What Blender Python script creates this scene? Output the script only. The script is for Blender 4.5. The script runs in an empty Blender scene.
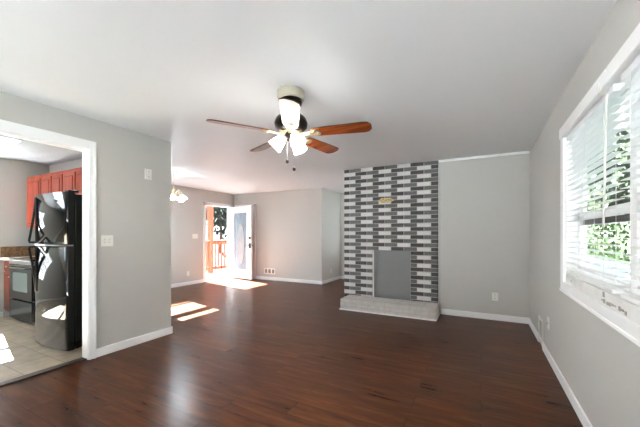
import bpy, bmesh, math, random
from mathutils import Vector, Matrix, Euler

C = bpy.context.scene
COL = C.collection
PI = math.pi
random.seed(7)

# ------------------------------------------------------------------ camera
cam_d = bpy.data.cameras.new('camera')
cam = bpy.data.objects.new('camera', cam_d)
COL.objects.link(cam)
cam.location = (0, 0, 1.262)
cam.rotation_euler = (PI / 2, 0, math.radians(27.58))
cam_d.sensor_width = 36.0
cam_d.lens = 36.0 * 308.3 / 640.0
cam_d.shift_y = (234.4 - 213.5) / 640.0
cam_d.clip_start = 0.05
cam_d.clip_end = 300
C.camera = cam

# ------------------------------------------------------------------ world, sun, exposure
world = bpy.data.worlds.new('daylight')
C.world = world
world.use_nodes = True
wn = world.node_tree
wn.nodes.clear()
w_out = wn.nodes.new('ShaderNodeOutputWorld')
w_bg = wn.nodes.new('ShaderNodeBackground')
w_tc = wn.nodes.new('ShaderNodeTexCoord')
w_sep = wn.nodes.new('ShaderNodeSeparateXYZ')
w_ramp = wn.nodes.new('ShaderNodeValToRGB')
w_ramp.color_ramp.elements[0].position = 0.0
w_ramp.color_ramp.elements[0].color = (1.0, 1.0, 1.0, 1)
w_ramp.color_ramp.elements[1].position = 0.8
w_ramp.color_ramp.elements[1].color = (0.88, 0.94, 1.0, 1)
wn.links.new(w_tc.outputs['Generated'], w_sep.inputs[0])
wn.links.new(w_sep.outputs['Z'], w_ramp.inputs[0])
wn.links.new(w_ramp.outputs[0], w_bg.inputs['Color'])
w_bg.inputs['Strength'].default_value = 0.3
wn.links.new(w_bg.outputs[0], w_out.inputs[0])

sun_d = bpy.data.lights.new('sun', 'SUN')
sun_d.energy = 54.0
sun_d.angle = math.radians(0.5)
sun_d.color = (0.84, 0.94, 1.0)
sun = bpy.data.objects.new('sun', sun_d)
COL.objects.link(sun)
sun.rotation_euler = Vector((1.0, -0.235, -0.79)).to_track_quat('-Z', 'Y').to_euler()


def portal(name, loc, direction, sx, sy):
    """daylight portal: only tells the sampler where the sky comes in, gives no light itself"""
    d = bpy.data.lights.new(name, 'AREA')
    d.shape = 'RECTANGLE'
    d.size, d.size_y = sx, sy
    d.cycles.is_portal = True
    o = bpy.data.objects.new(name, d)
    COL.objects.link(o)
    o.location = loc
    o.rotation_euler = Vector(direction).to_track_quat('-Z', 'Z').to_euler()


portal('window_portal', (0.75, 2.05, 1.5), (-1, 0, 0), 2.3, 1.3)
portal('door_portal', (-6.61, 6.3, 1.03), (1, 0, 0), 0.95, 2.08)
portal('dining_portal', (-6.61, 4.05, 1.65), (1, 0, 0), 0.85, 0.9)
portal('kitchen_portal', (-6.61, 1.43, 1.45), (1, 0, 0), .95, 1.1)
portal('added_hall_portal', (-2.75, 8.19, 1.45), (0, -1, 0), .5, .9)
portal('added_rear_portal', (-1.92, -3.34, 1.17), (0, 1, 0), 3.05, 2.35)

C.view_settings.view_transform = 'Standard'
C.view_settings.look = 'None'
C.view_settings.gamma = 1.0
C.view_settings.use_curve_mapping = False
C.view_settings.exposure = 2.82
C.cycles.diffuse_bounces = 8
C.cycles.max_bounces = 16
C.cycles.transparent_max_bounces = 24
C.cycles.sample_clamp_indirect = 12.0

# ------------------------------------------------------------------ materials
MATS = {}


def srgb(r, g, b):
    def f(c):
        c /= 255.0
        return c / 12.92 if c <= 0.04045 else ((c + 0.055) / 1.055) ** 2.4
    return (f(r), f(g), f(b), 1.0)


def mat(name, color, rough=0.5, metal=0.0, bump=0.0, bump_scale=60.0, vary=0.0, vary_scale=4.0, coat=0.0,
        emis=None, emis_str=0.0, spec=0.5, stretch=(1, 1, 1)):
    """principled surface whose colour and relief come from noise"""
    m = bpy.data.materials.new(name)
    m.use_nodes = True
    nt = m.node_tree
    p = nt.nodes['Principled BSDF']
    p.inputs['Base Color'].default_value = color
    p.inputs['Roughness'].default_value = rough
    p.inputs['Metallic'].default_value = metal
    p.inputs['Specular IOR Level'].default_value = spec
    p.inputs['Coat Weight'].default_value = coat
    p.inputs['Coat Roughness'].default_value = 0.08
    if emis:
        p.inputs['Emission Color'].default_value = emis
        p.inputs['Emission Strength'].default_value = emis_str
    tc = nt.nodes.new('ShaderNodeTexCoord')
    mp = nt.nodes.new('ShaderNodeMapping')
    mp.inputs['Scale'].default_value = stretch
    nt.links.new(tc.outputs['Object'], mp.inputs['Vector'])
    if vary > 0:
        n = nt.nodes.new('ShaderNodeTexNoise')
        n.inputs['Scale'].default_value = vary_scale
        n.inputs['Detail'].default_value = 5
        nt.links.new(mp.outputs[0], n.inputs['Vector'])
        r = nt.nodes.new('ShaderNodeValToRGB')
        r.color_ramp.elements[0].position = 0.3
        r.color_ramp.elements[1].position = 0.7
        r.color_ramp.elements[0].color = tuple(c * (1 - vary) for c in color[:3]) + (1,)
        r.color_ramp.elements[1].color = tuple(min(1, c * (1 + vary)) for c in color[:3]) + (1,)
        nt.links.new(n.outputs['Fac'], r.inputs[0])
        nt.links.new(r.outputs[0], p.inputs['Base Color'])
    if bump > 0:
        n2 = nt.nodes.new('ShaderNodeTexNoise')
        n2.inputs['Scale'].default_value = bump_scale
        n2.inputs['Detail'].default_value = 3
        nt.links.new(mp.outputs[0], n2.inputs['Vector'])
        b = nt.nodes.new('ShaderNodeBump')
        b.inputs['Strength'].default_value = bump
        b.inputs['Distance'].default_value = 0.01
        nt.links.new(n2.outputs['Fac'], b.inputs['Height'])
        nt.links.new(b.outputs[0], p.inputs['Normal'])
    MATS[name] = m
    return m


def thin_glass(name, tint=(1, 1, 1, 1), gloss=0.08):
    m = bpy.data.materials.new(name)
    m.use_nodes = True
    nt = m.node_tree
    nt.nodes.clear()
    o = nt.nodes.new('ShaderNodeOutputMaterial')
    t = nt.nodes.new('ShaderNodeBsdfTransparent')
    t.inputs[0].default_value = tint
    g = nt.nodes.new('ShaderNodeBsdfGlossy')
    g.inputs['Roughness'].default_value = 0.02
    mx = nt.nodes.new('ShaderNodeMixShader')
    mx.inputs[0].default_value = gloss
    nt.links.new(t.outputs[0], mx.inputs[1])
    nt.links.new(g.outputs[0], mx.inputs[2])
    nt.links.new(mx.outputs[0], o.inputs[0])
    MATS[name] = m
    return m


def wood_floor():
    m = bpy.data.materials.new('dark_wood_planks')
    m.use_nodes = True
    nt = m.node_tree
    L = nt.links
    p = nt.nodes['Principled BSDF']
    geo = nt.nodes.new('ShaderNodeNewGeometry')
    br = nt.nodes.new('ShaderNodeTexBrick')
    br.inputs['Scale'].default_value = 1.0
    br.inputs['Brick Width'].default_value = 1.22
    br.inputs['Row Height'].default_value = 0.165
    br.inputs['Mortar Size'].default_value = 0.0022
    br.inputs['Mortar Smooth'].default_value = 0.1
    br.offset = 0.37
    br.offset_frequency = 2
    br.inputs['Color1'].default_value = (0, 0, 0, 1)
    br.inputs['Color2'].default_value = (1, 1, 1, 1)
    br.inputs['Mortar'].default_value = (0.5, 0.5, 0.5, 1)
    L.new(geo.outputs['Position'], br.inputs['Vector'])
    mp = nt.nodes.new('ShaderNodeMapping')
    mp.inputs['Scale'].default_value = (1.0, 7.0, 1.0)
    L.new(geo.outputs['Position'], mp.inputs['Vector'])
    add = nt.nodes.new('ShaderNodeVectorMath')
    add.operation = 'MULTIPLY_ADD'
    add.inputs[1].default_value = (7.0, 3.0, 5.0)
    L.new(br.outputs['Color'], add.inputs[0])
    L.new(mp.outputs[0], add.inputs[2])
    n = nt.nodes.new('ShaderNodeTexNoise')
    n.inputs['Scale'].default_value = 2.0
    n.inputs['Detail'].default_value = 12
    n.inputs['Roughness'].default_value = 0.66
    n.inputs['Distortion'].default_value = 0.25
    L.new(add.outputs[0], n.inputs['Vector'])
    r = nt.nodes.new('ShaderNodeValToRGB')
    e = r.color_ramp.elements
    e[0].position = 0.28
    e[0].color = srgb(44, 25, 15)
    e[1].position = 0.8
    e[1].color = srgb(114, 72, 44)
    e2 = r.color_ramp.elements.new(0.52)
    e2.color = srgb(80, 44, 25)
    L.new(n.outputs['Fac'], r.inputs[0])
    # plank to plank tone
    hv = nt.nodes.new('ShaderNodeHueSaturation')
    mr = nt.nodes.new('ShaderNodeMapRange')
    mr.inputs['To Min'].default_value = 0.86
    mr.inputs['To Max'].default_value = 1.15
    L.new(br.outputs['Color'], mr.inputs['Value'])
    L.new(mr.outputs[0], hv.inputs['Value'])
    L.new(r.outputs[0], hv.inputs['Color'])
    mx = nt.nodes.new('ShaderNodeMix')
    mx.data_type = 'RGBA'
    mx.inputs['B'].default_value = srgb(30, 18, 15)
    L.new(br.outputs['Fac'], mx.inputs['Factor'])
    L.new(hv.outputs[0], mx.inputs['A'])
    L.new(mx.outputs['Result'], p.inputs['Base Color'])
    p.inputs['Specular IOR Level'].default_value = 0.12
    rr = nt.nodes.new('ShaderNodeMapRange')
    rr.inputs['To Min'].default_value = 0.25
    rr.inputs['To Max'].default_value = 0.32
    L.new(n.outputs['Fac'], rr.inputs['Value'])
    L.new(rr.outputs[0], p.inputs['Roughness'])
    b = nt.nodes.new('ShaderNodeBump')
    b.inputs['Strength'].default_value = 0.12
    b.inputs['Distance'].default_value = 0.002
    mm = nt.nodes.new('ShaderNodeMath')
    mm.operation = 'SUBTRACT'
    L.new(n.outputs['Fac'], mm.inputs[0])
    L.new(br.outputs['Fac'], mm.inputs[1])
    L.new(mm.outputs[0], b.inputs['Height'])
    L.new(b.outputs[0], p.inputs['Normal'])
    return m


def tile_floor():
    m = bpy.data.materials.new('beige_vinyl_tile')
    m.use_nodes = True
    nt = m.node_tree
    L = nt.links
    p = nt.nodes['Principled BSDF']
    geo = nt.nodes.new('ShaderNodeNewGeometry')
    br = nt.nodes.new('ShaderNodeTexBrick')
    br.inputs['Scale'].default_value = 1.0
    br.inputs['Brick Width'].default_value = 0.61
    br.inputs['Row Height'].default_value = 0.305
    br.inputs['Mortar Size'].default_value = 0.004
    br.inputs['Color1'].default_value = srgb(178, 160, 138)
    br.inputs['Color2'].default_value = srgb(158, 140, 118)
    br.inputs['Mortar'].default_value = srgb(128, 112, 98)
    L.new(geo.outputs['Position'], br.inputs['Vector'])
    n = nt.nodes.new('ShaderNodeTexNoise')
    n.inputs['Scale'].default_value = 6.0
    n.inputs['Detail'].default_value = 6
    L.new(geo.outputs['Position'], n.inputs['Vector'])
    mx = nt.nodes.new('ShaderNodeMix')
    mx.data_type = 'RGBA'
    mx.blend_type = 'OVERLAY'
    mx.inputs['Factor'].default_value = 0.55
    L.new(br.outputs['Color'], mx.inputs['A'])
    L.new(n.outputs['Fac'], mx.inputs['B'])
    L.new(mx.outputs['Result'], p.inputs['Base Color'])
    p.inputs['Roughness'].default_value = 0.4
    return m


def wood_mat(name, dark, light, rough=0.3, coat=0.3, stretch=(1, 1, 1), scale=3.0):
    m = bpy.data.materials.new(name)
    m.use_nodes = True
    nt = m.node_tree
    p = nt.nodes['Principled BSDF']
    tc = nt.nodes.new('ShaderNodeTexCoord')
    mp = nt.nodes.new('ShaderNodeMapping')
    mp.inputs['Scale'].default_value = stretch
    n = nt.nodes.new('ShaderNodeTexNoise')
    n.inputs['Scale'].default_value = scale
    n.inputs['Detail'].default_value = 7
    n.inputs['Distortion'].default_value = 0.8
    r = nt.nodes.new('ShaderNodeValToRGB')
    r.color_ramp.elements[0].position = 0.32
    r.color_ramp.elements[0].color = dark
    r.color_ramp.elements[1].position = 0.68
    r.color_ramp.elements[1].color = light
    nt.links.new(tc.outputs['Object'], mp.inputs[0])
    nt.links.new(mp.outputs[0], n.inputs['Vector'])
    nt.links.new(n.outputs['Fac'], r.inputs[0])
    nt.links.new(r.outputs[0], p.inputs['Base Color'])
    p.inputs['Roughness'].default_value = rough
    p.inputs['Coat Weight'].default_value = coat
    p.inputs['Coat Roughness'].default_value = 0.12
    return m


WALL = mat('greige_wall_paint', srgb(197, 195, 190), 0.55, bump=0.05, bump_scale=90)
CEIL = mat('white_ceiling_paint', srgb(233, 234, 235), 0.5, bump=0.12, bump_scale=3.5, spec=0.3)
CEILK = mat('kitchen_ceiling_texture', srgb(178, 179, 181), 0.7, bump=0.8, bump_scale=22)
WHITE = mat('white_trim_paint', srgb(246, 246, 246), 0.38, vary=0.02, vary_scale=3)
WORN = mat('worn_white_paint', srgb(232, 231, 228), 0.5, vary=0.06, vary_scale=9, bump=0.3, bump_scale=14)
CHIP = mat('chipped_paint_patch', srgb(168, 164, 158), 0.8, vary=0.2, vary_scale=30)
PLASTIC = mat('white_plastic', srgb(236, 234, 228), 0.4, vary=0.01)
SLOTL = mat('switch_recess', srgb(208, 206, 202), 0.6, vary=0.05)
SLOT = mat('dark_slot', srgb(70, 68, 66), 0.6, vary=0.1)
SLATM = mat('blind_slat_white', srgb(243, 243, 241), 0.42, vary=0.015, vary_scale=5)
WOODF = wood_floor()
TILEF = tile_floor()
STRIP = wood_mat('dark_transition_wood', srgb(44, 28, 24), srgb(72, 48, 40), 0.4, 0.1, (1, 10, 1))
BRICK_D = mat('charcoal_brick', srgb(74, 72, 71), 0.75, bump=0.4, bump_scale=60, vary=0.12, vary_scale=8)
BRICK_M = mat('grey_brick', srgb(106, 104, 103), 0.75, bump=0.4, bump_scale=60, vary=0.10, vary_scale=8)
BRICK_W = mat('pale_grey_brick', srgb(212, 210, 208), 0.75, bump=0.4, bump_scale=60, vary=0.04, vary_scale=8)
MORTAR = mat('pale_mortar', srgb(188, 186, 184), 0.9, bump=0.3, bump_scale=120, vary=0.05)
HEARTHW = mat('whitewashed_brick', srgb(206, 201, 197), 0.8, bump=0.5, bump_scale=45, vary=0.07, vary_scale=16)
HEARTHM = mat('whitewashed_mortar', srgb(184, 180, 177), 0.9, bump=0.3, bump_scale=90, vary=0.05)
FIREBOARD = mat('grey_firebox_board', srgb(126, 127, 127), 0.5, vary=0.04, vary_scale=2)
BRASS = mat('tarnished_brass', srgb(196, 176, 128), 0.45, 0.6, bump=0.5, bump_scale=80, vary=0.25, vary_scale=30)
CHERRY = wood_mat('cherry_cabinet_wood', srgb(124, 36, 18), srgb(172, 64, 32), 0.3, 0.25, (6, 6, 0.8))
CHERRYD = wood_mat('dark_cherry_gap', srgb(74, 22, 14), srgb(96, 32, 20), 0.4, 0.1, (6, 6, 0.8))
NICKEL = mat('brushed_nickel', srgb(190, 188, 184), 0.3, 1.0, vary=0.05)
CHROME = mat('polished_steel', srgb(215, 215, 215), 0.15, 1.0, vary=0.03)
BLACKG = mat('black_gloss_enamel', srgb(14, 14, 15), 0.06, vary=0.05, coat=0.6)
BLACKM = mat('black_matte_plastic', srgb(16, 16, 17), 0.4, vary=0.05)
GREYG = mat('grey_gloss_steel', srgb(96, 98, 100), 0.16, 0.75, vary=0.05)
OVENGL = mat('oven_window_glass', srgb(150, 168, 172), 0.12, 0.55, vary=0.03)
GRANITE = mat('brown_granite', srgb(136, 104, 72), 0.3, vary=0.45, vary_scale=30)
COUNTER = mat('pale_counter_edge', srgb(214, 204, 190), 0.3, vary=0.1, vary_scale=40)
BLADEW = wood_mat('fan_blade_wood', srgb(120, 54, 22), srgb(176, 88, 40), 0.24, 0.6, (1.2, 12, 1), 2.5)
BLADE_REFL = mat('fan_blade_painted_reflection', srgb(238, 236, 232), 0.25, vary=0.02, coat=0.4)  # white reflection on one wooden blade, put into its underside colour
BLADEE = wood_mat('fan_blade_edge', srgb(48, 26, 16), srgb(74, 42, 26), 0.4, 0.1)
BRONZE = mat('dark_bronze', srgb(46, 40, 37), 0.28, 0.8, vary=0.2, vary_scale=12)
GOLDIRON = mat('pale_gold_metal', srgb(214, 196, 160), 0.28, 0.9, vary=0.1, vary_scale=20)
CREAM = mat('cream_medallion', srgb(190, 183, 164), 0.5, vary=0.05)
SHADE = mat('lit_frosted_glass', srgb(250, 248, 244), 0.3, vary=0.01, emis=(1.0, 0.98, 0.95, 1), emis_str=4.0)
BULB = mat('lit_bulb', srgb(255, 250, 240), 0.3, vary=0.01, emis=(0.72, 0.88, 1.0, 1), emis_str=55.0)
FANBULB = mat('lit_fan_bulb', srgb(255, 250, 240), 0.3, vary=0.01, emis=(1.0, 0.98, 0.95, 1), emis_str=150.0)
CHSHADE = mat('milky_chandelier_glass', srgb(244, 243, 240), 0.25, vary=0.02, emis=(0.75, 0.9, 1.0, 1), emis_str=2.0)
PANELLIT = mat('lit_diffuser', srgb(255, 255, 255), 0.4, vary=0.01, emis=(0.6, 0.84, 1.0, 1), emis_str=1.6)
GLASS = thin_glass('window_glass')
DOORGL = mat('pale_blue_obscure_glass', srgb(120, 136, 148), 0.12, vary=0.22, vary_scale=3.0, bump=0.3, bump_scale=40, coat=0.4)
OVALGL = mat('pale_bevel_glass', srgb(142, 149, 150), 0.15, vary=0.08, vary_scale=9, bump=0.3, bump_scale=50, coat=0.4)
CAME = mat('lead_came', srgb(150, 158, 164), 0.35, 0.7, vary=0.05)
STORM = mat('dark_storm_frame', srgb(52, 52, 54), 0.5, vary=0.1)
DECKW = mat('sunbleached_deck_boards', srgb(72, 71, 69), 0.8, vary=0.15, vary_scale=5, stretch=(1, 8, 1))
REDRAIL = wood_mat('redwood_stain', srgb(130, 58, 38), srgb(160, 80, 54), 0.6, 0.0, (5, 5, 1))
BARK = mat('tree_bark', srgb(96, 82, 70), 0.9, bump=0.6, bump_scale=20, vary=0.25, vary_scale=6)
LEAFG = mat('green_leaves', srgb(44, 56, 32), 0.6, vary=0.45, vary_scale=1.2, spec=0.1)
LEAFD = mat('grey_green_leaves', srgb(50, 56, 50), 0.6, vary=0.4, vary_scale=1.2, spec=0.1)
LAWN = mat('lawn_grass', srgb(22, 32, 15), 0.9, vary=0.35, vary_scale=1.5, spec=0.1)
HILLM = mat('leaf_litter_slope', srgb(34, 32, 30), 0.95, vary=0.7, vary_scale=2.5, spec=0.1)
BOUNCE = mat('bounce_concrete', srgb(182, 181, 179), 0.85, vary=0.06, vary_scale=3)  # surface of the added rear slab that reflects sunlight indoors
ASPH = mat('blue_grey_asphalt', srgb(28, 40, 52), 0.7, vary=0.25, vary_scale=2.0, spec=0.1)

# ------------------------------------------------------------------ mesh helpers
WL = {}     # world location of each parent


class MB:
    def __init__(s):
        s.bm = bmesh.new()

    def _setmi(s, before, mi, smooth):
        s.bm.faces.ensure_lookup_table()
        for f in s.bm.faces[before:]:
            f.material_index = mi
            f.smooth = smooth

    def box(s, x0, x1, y0, y1, z0, z1, mi=0, bevel=0.0, seg=2, rot=None):
        t = bmesh.new()
        bmesh.ops.create_cube(t, size=1.0)
        sx, sy, sz = abs(x1 - x0), abs(y1 - y0), abs(z1 - z0)
        for v in t.verts:
            v.co = Vector((v.co.x * sx, v.co.y * sy, v.co.z * sz))
        if bevel > 0:
            bmesh.ops.bevel(t, geom=list(t.edges), offset=min(bevel, sx * .45, sy * .45, sz * .45),
                            segments=seg, affect='EDGES', profile=0.6)
        M = Matrix.Translation(((x0 + x1) / 2, (y0 + y1) / 2, (z0 + z1) / 2))
        if rot is not None:
            M = M @ rot
        t.transform(M)
        s.merge(t, mi)
        return s

    def merge(s, t, mi=0, smooth=False):
        me = bpy.data.meshes.new('tmp')
        t.to_mesh(me)
        t.free()
        n = len(s.bm.faces)
        s.bm.from_mesh(me)
        bpy.data.meshes.remove(me)
        s._setmi(n, mi, smooth)

    def lathe(s, prof, M=None, seg=28, mi=0, smooth=True):
        """prof: (r, z) pairs turned about z, then placed by M"""
        t = bmesh.new()
        rings = []
        for r, z in prof:
            if r < 1e-6:
                rings.append([t.verts.new((0, 0, z))])
            else:
                rings.append([t.verts.new((r * math.cos(2 * PI * k / seg), r * math.sin(2 * PI * k / seg), z)) for k in range(seg)])
        for a, b in zip(rings, rings[1:]):
            for k in range(seg):
                k2 = (k + 1) % seg
                if len(a) == 1 and len(b) == 1:
                    continue
                if len(a) == 1:
                    t.faces.new((a[0], b[k2], b[k]))
                elif len(b) == 1:
                    t.faces.new((a[k], a[k2], b[0]))
                else:
                    t.faces.new((a[k], a[k2], b[k2], b[k]))
        bmesh.ops.recalc_face_normals(t, faces=t.faces)
        if M is not None:
            t.transform(M)
        s.merge(t, mi, smooth)
        return s

    def tube(s, pts, r, seg=10, mi=0, smooth=True):
        pts = [Vector(p) for p in pts]
        t = bmesh.new()
        rings = []
        rs = r if isinstance(r, (list, tuple)) else [r] * len(pts)
        up = None
        for i, p in enumerate(pts):
            d = (pts[min(i + 1, len(pts) - 1)] - pts[max(i - 1, 0)]).normalized()
            if up is None:
                up = Vector((0, 0, 1)) if abs(d.z) < 0.9 else Vector((1, 0, 0))
            x = d.cross(up).normalized()
            y = x.cross(d).normalized()
            up = y
            rings.append([t.verts.new(p + (x * math.cos(2 * PI * k / seg) + y * math.sin(2 * PI * k / seg)) * rs[i]) for k in range(seg)])
        for a, b in zip(rings, rings[1:]):
            for k in range(seg):
                t.faces.new((a[k], a[(k + 1) % seg], b[(k + 1) % seg], b[k]))
        t.faces.new(rings[0][::-1])
        t.faces.new(rings[-1])
        bmesh.ops.recalc_face_normals(t, faces=t.faces)
        s.merge(t, mi, smooth)
        return s

    def prism(s, poly, z0, z1, M=None, mi=0, bevel=0.0):
        """poly: (x, y) outline extruded from z0 to z1, then placed by M"""
        t = bmesh.new()
        lo = [t.verts.new((x, y, z0)) for x, y in poly]
        hi = [t.verts.new((x, y, z1)) for x, y in poly]
        n = len(poly)
        t.faces.new(lo[::-1])
        t.faces.new(hi)
        for k in range(n):
            t.faces.new((lo[k], lo[(k + 1) % n], hi[(k + 1) % n], hi[k]))
        bmesh.ops.recalc_face_normals(t, faces=t.faces)
        if bevel > 0:
            bmesh.ops.bevel(t, geom=list(t.edges), offset=bevel, segments=2, affect='EDGES')
        if M is not None:
            t.transform(M)
        s.merge(t, mi)
        return s

    def build(s, name, mats, parent=None, kind=None):
        """link as ONE object; shapes are given in world coordinates"""
        if not isinstance(mats, (list, tuple)):
            mats = [mats]
        me = bpy.data.meshes.new(name)
        if parent is not None:
            org = WL[parent.name]
        else:
            xs = [v.co for v in s.bm.verts]
            org = Vector(((min(v.x for v in xs) + max(v.x for v in xs)) / 2,
                          (min(v.y for v in xs) + max(v.y for v in xs)) / 2, min(v.z for v in xs)))
        s.bm.transform(Matrix.Translation(-org))
        s.bm.to_mesh(me)
        s.bm.free()
        for m in mats:
            me.materials.append(m)
        o = bpy.data.objects.new(name, me)
        COL.objects.link(o)
        if parent is not None:
            o.parent = parent
        else:
            o.location = org
        WL[o.name] = Vector(org)
        if kind:
            o['kind'] = kind
        return o


def thing(name, label, cat, loc, group=None):
    o = bpy.data.objects.new(name, None)
    o.empty_display_size = 0.1
    COL.objects.link(o)
    o.location = loc
    o['label'] = label
    o['category'] = cat
    if group:
        o['group'] = group
    WL[o.name] = Vector(loc)
    return o


def tag(o, label, cat, group=None):
    o['label'] = label
    o['category'] = cat
    if group:
        o['group'] = group
    return o


def struct_root(name, loc):
    o = bpy.data.objects.new(name, None)
    o.empty_display_size = 0.1
    COL.objects.link(o)
    o.location = loc
    o['kind'] = 'structure'
    WL[o.name] = Vector(loc)
    return o


def dup(root, dloc, label, group=None):
    """copy a thing with its parts and sub-parts, moved by dloc"""
    r = root.copy()
    COL.objects.link(r)
    r.location = Vector(root.location) + Vector(dloc)
    r['label'] = label
    if group:
        r['group'] = group
    for ch in list(root.children):
        c = ch.copy()
        COL.objects.link(c)
        c.parent = r
        for g in list(ch.children):
            d = g.copy()
            COL.objects.link(d)
            d.parent = c
    return r


def panel_wall(name, axis, c0, c1, u0, u1, z0, z1, holes, m=WALL):
    """wall slab across axis ('x' or 'y') from c0 to c1 with rectangular openings (u0, u1, z0, z1)"""
    us = sorted({u0, u1} | {h[0] for h in holes} | {h[1] for h in holes})
    zs = sorted({z0, z1} | {h[2] for h in holes} | {h[3] for h in holes})
    b = MB()
    for ua, ub in zip(us, us[1:]):
        za = None
        cells = []
        for a, d in zip(zs, zs[1:]):
            mid = ((ua + ub) / 2, (a + d) / 2)
            if any(h[0] < mid[0] < h[1] and h[2] < mid[1] < h[3] for h in holes):
                continue
            if cells and abs(cells[-1][1] - a) < 1e-6:
                cells[-1][1] = d
            else:
                cells.append([a, d])
        for a, d in cells:
            if axis == 'x':
                b.box(c0, c1, ua, ub, a, d)
            else:
                b.box(ua, ub, c0, c1, a, d)
    return b.build(name, m, kind='structure')


def base(name, runs):
    """baseboards: runs of (x0, x1, y0, y1) footprints with a quarter-round shoe"""
    b = MB()
    for x0, x1, y0, y1 in runs:
        b.box(x0, x1, y0, y1, 0.0, 0.088, bevel=0.004)
    return b.build(name, WHITE, kind='structure')


# ------------------------------------------------------------------ the setting
XR, YB, XP, YP, XL, YF, XC, YH, XF = 0.607, 5.22, -3.503, 2.605, -6.474, 6.92, -3.562, 8.06, -2.2
YREAR = -3.2
H = 2.44

MB().box(XL - .13, XR + .13, YREAR - .13, YH + .13, -0.12, 0.0).build('floor', WOODF, kind='structure')
MB().box(XL, -3.575, YREAR, 2.505, 0.0, 0.004).build('floor_kitchen', TILEF, kind='structure')
MB().box(XL - .13, XR + .13, YREAR - .13, YH + .13, H, H + .12).build('ceiling', CEIL, kind='structure')
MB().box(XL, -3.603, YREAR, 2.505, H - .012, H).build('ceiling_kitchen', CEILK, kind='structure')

panel_wall('wall_left', 'x', XP - .10, XP, YREAR, YP, 0, H, [(-0.60, 1.686, 0, 2.125)])
panel_wall('wall_kitchen', 'y', 2.505, YP, XL, XP - .10, 0, H, [])
panel_wall('wall_outer', 'x', XL - .13, XL, YREAR, YF + .12, 0, H,
           [(5.83, 6.77, 0, 2.06), (3.64, 4.45, 1.25, 2.17), (.98, 1.885, 0.92, 1.95)])
panel_wall('wall_dining', 'y', YF, YF + .12, XL, XC, 0, H, [])
panel_wall('wall_hall', 'x', XC - .12, XC, YF + .12, YH, 0, H, [])
panel_wall('wall_end', 'y', YH, YH + .12, XC - .12, XF + .12, 0, H, [(-3.0, -2.5, 1.0, 1.9)])
panel_wall('wall_passage', 'x', XF, XF + .12, YB + .12, YH, 0, H, [])
panel_wall('wall_back', 'y', YB, YB + .12, XF, XR, 0, H, [])
panel_wall('wall_right', 'x', XR, XR + .13, YREAR, YB + .12, 0, H, [(0.99, 3.13, 0.865, 2.085)])
panel_wall('wall_rear', 'y', YREAR - .13, YREAR, XL, XR, 0, H, [(-3.45, -0.4, 0.0, 2.35)])

B = 0.014
base('baseboard_left', [(XP, XP + B, 1.735, YP + B), (XP - .10, XP, YP, YP + B), (XP, XP + B, YREAR, -.67)])
base('baseboard_dining', [(XL, XL + B, YP, 5.76), (XL, XL + B, 6.84, YF), (XL, XC + B, YF - B, YF), (XC, XC + B, YF, YH),
                          (XC, XF, YH - B, YH)])
base('baseboard_back', [(-0.555, XR, YB - B, YB)])
base('baseboard_right', [(XR - B, XR, 4.39, YB), (XR - B, XR, YREAR, 4.13)])
base('baseboard_kitchen', [(XL, XL + B, YREAR, 1.93)])
MB().box(XF, XR, YB - .014, YB, H - .035, H, bevel=.003).build('trim_1', WHITE, kind='structure')
# kitchen opening: jamb lining and casing
b = MB()
b.box(XP - .105, XP + .004, 1.665, 1.687, 0, 2.125)
b.box(XP - .105, XP + .004, -.60, -.579, 0, 2.125)
b.box(XP - .105, XP + .004, -.60, 1.687, 2.104, 2.126)
b.box(XP, XP + .018, 1.671, 1.737, 0, 2.205, bevel=.004)
b.box(XP, XP + .018, -.665, -.586, 0, 2.205, bevel=.004)
b.box(XP, XP + .018, -.586, 1.671, 2.115, 2.205, bevel=.004)
b.box(XP + .018, XP + .024, 1.712, 1.730, 0, 2.20, bevel=.002)
b.build('trim_2', WHITE, kind='structure')
MB().box(-3.60, -3.512, -.578, 1.664, 0, .013, bevel=.005).build('trim_3', STRIP, kind='structure')

# ------------------------------------------------------------------ right window
W0, W1, WZ0, WZ1 = 0.99, 3.13, 0.865, 2.085
win = struct_root('window_1', (XR, (W0 + W1) / 2, WZ0))
b = MB()
b.box(XR - .02, XR, W1 - .005, W1 + .085, .80, 2.135, bevel=.004)
b.box(XR - .02, XR, W0 - .085, W0 + .005, .80, 2.135, bevel=.004)
b.box(XR - .02, XR, W0, W1, .795, .875, bevel=.004)
b.box(XR - .026, XR - .012, W0 - .085, W1 + .085, .795, .815, bevel=.004)
b.box(XR - .02, XR, W0 - .085, W1 + .085, 2.045, 2.135, bevel=.004)
b.build('casing', WHITE, win)
b = MB()
b.box(XR, XR + .13, W1 - .02, W1, WZ0, WZ1)
b.box(XR, XR + .13, W0, W0 + .02, WZ0, WZ1)
b.box(XR, XR + .13, W0, W1, WZ1 - .02, WZ1)
b.box(XR + .05, XR + .13, W0, W1, WZ0, .955)
b.box(XR + .062, XR + .13, 2.03, 2.11, .95, 2.07)
b.build('window_frame', WHITE, win)
b = MB()
b.box(XR - .006, XR + .055, W0 + .02, W1 - .02, .866, .948, bevel=.004)
for k in range(9):      # the strip of missing paint along the sill
    y = 2.25 - k * .04 + random.uniform(-.01, .01)
    b.box(XR - .0085, XR - .004, y, y + random.uniform(.02, .05), .888 + random.uniform(-.006, .01), .905 + random.uniform(-.006, .008), 1, bevel=.002)
b.box(XR - .0085, XR - .004, 2.22, 2.25, .915, .945, 1, bevel=.002)
b.box(XR - .0085, XR - .004, 2.92, 2.935, .905, .92, 1, bevel=.002)
b.build('window_stool', [WORN, CHIP], win)
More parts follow.
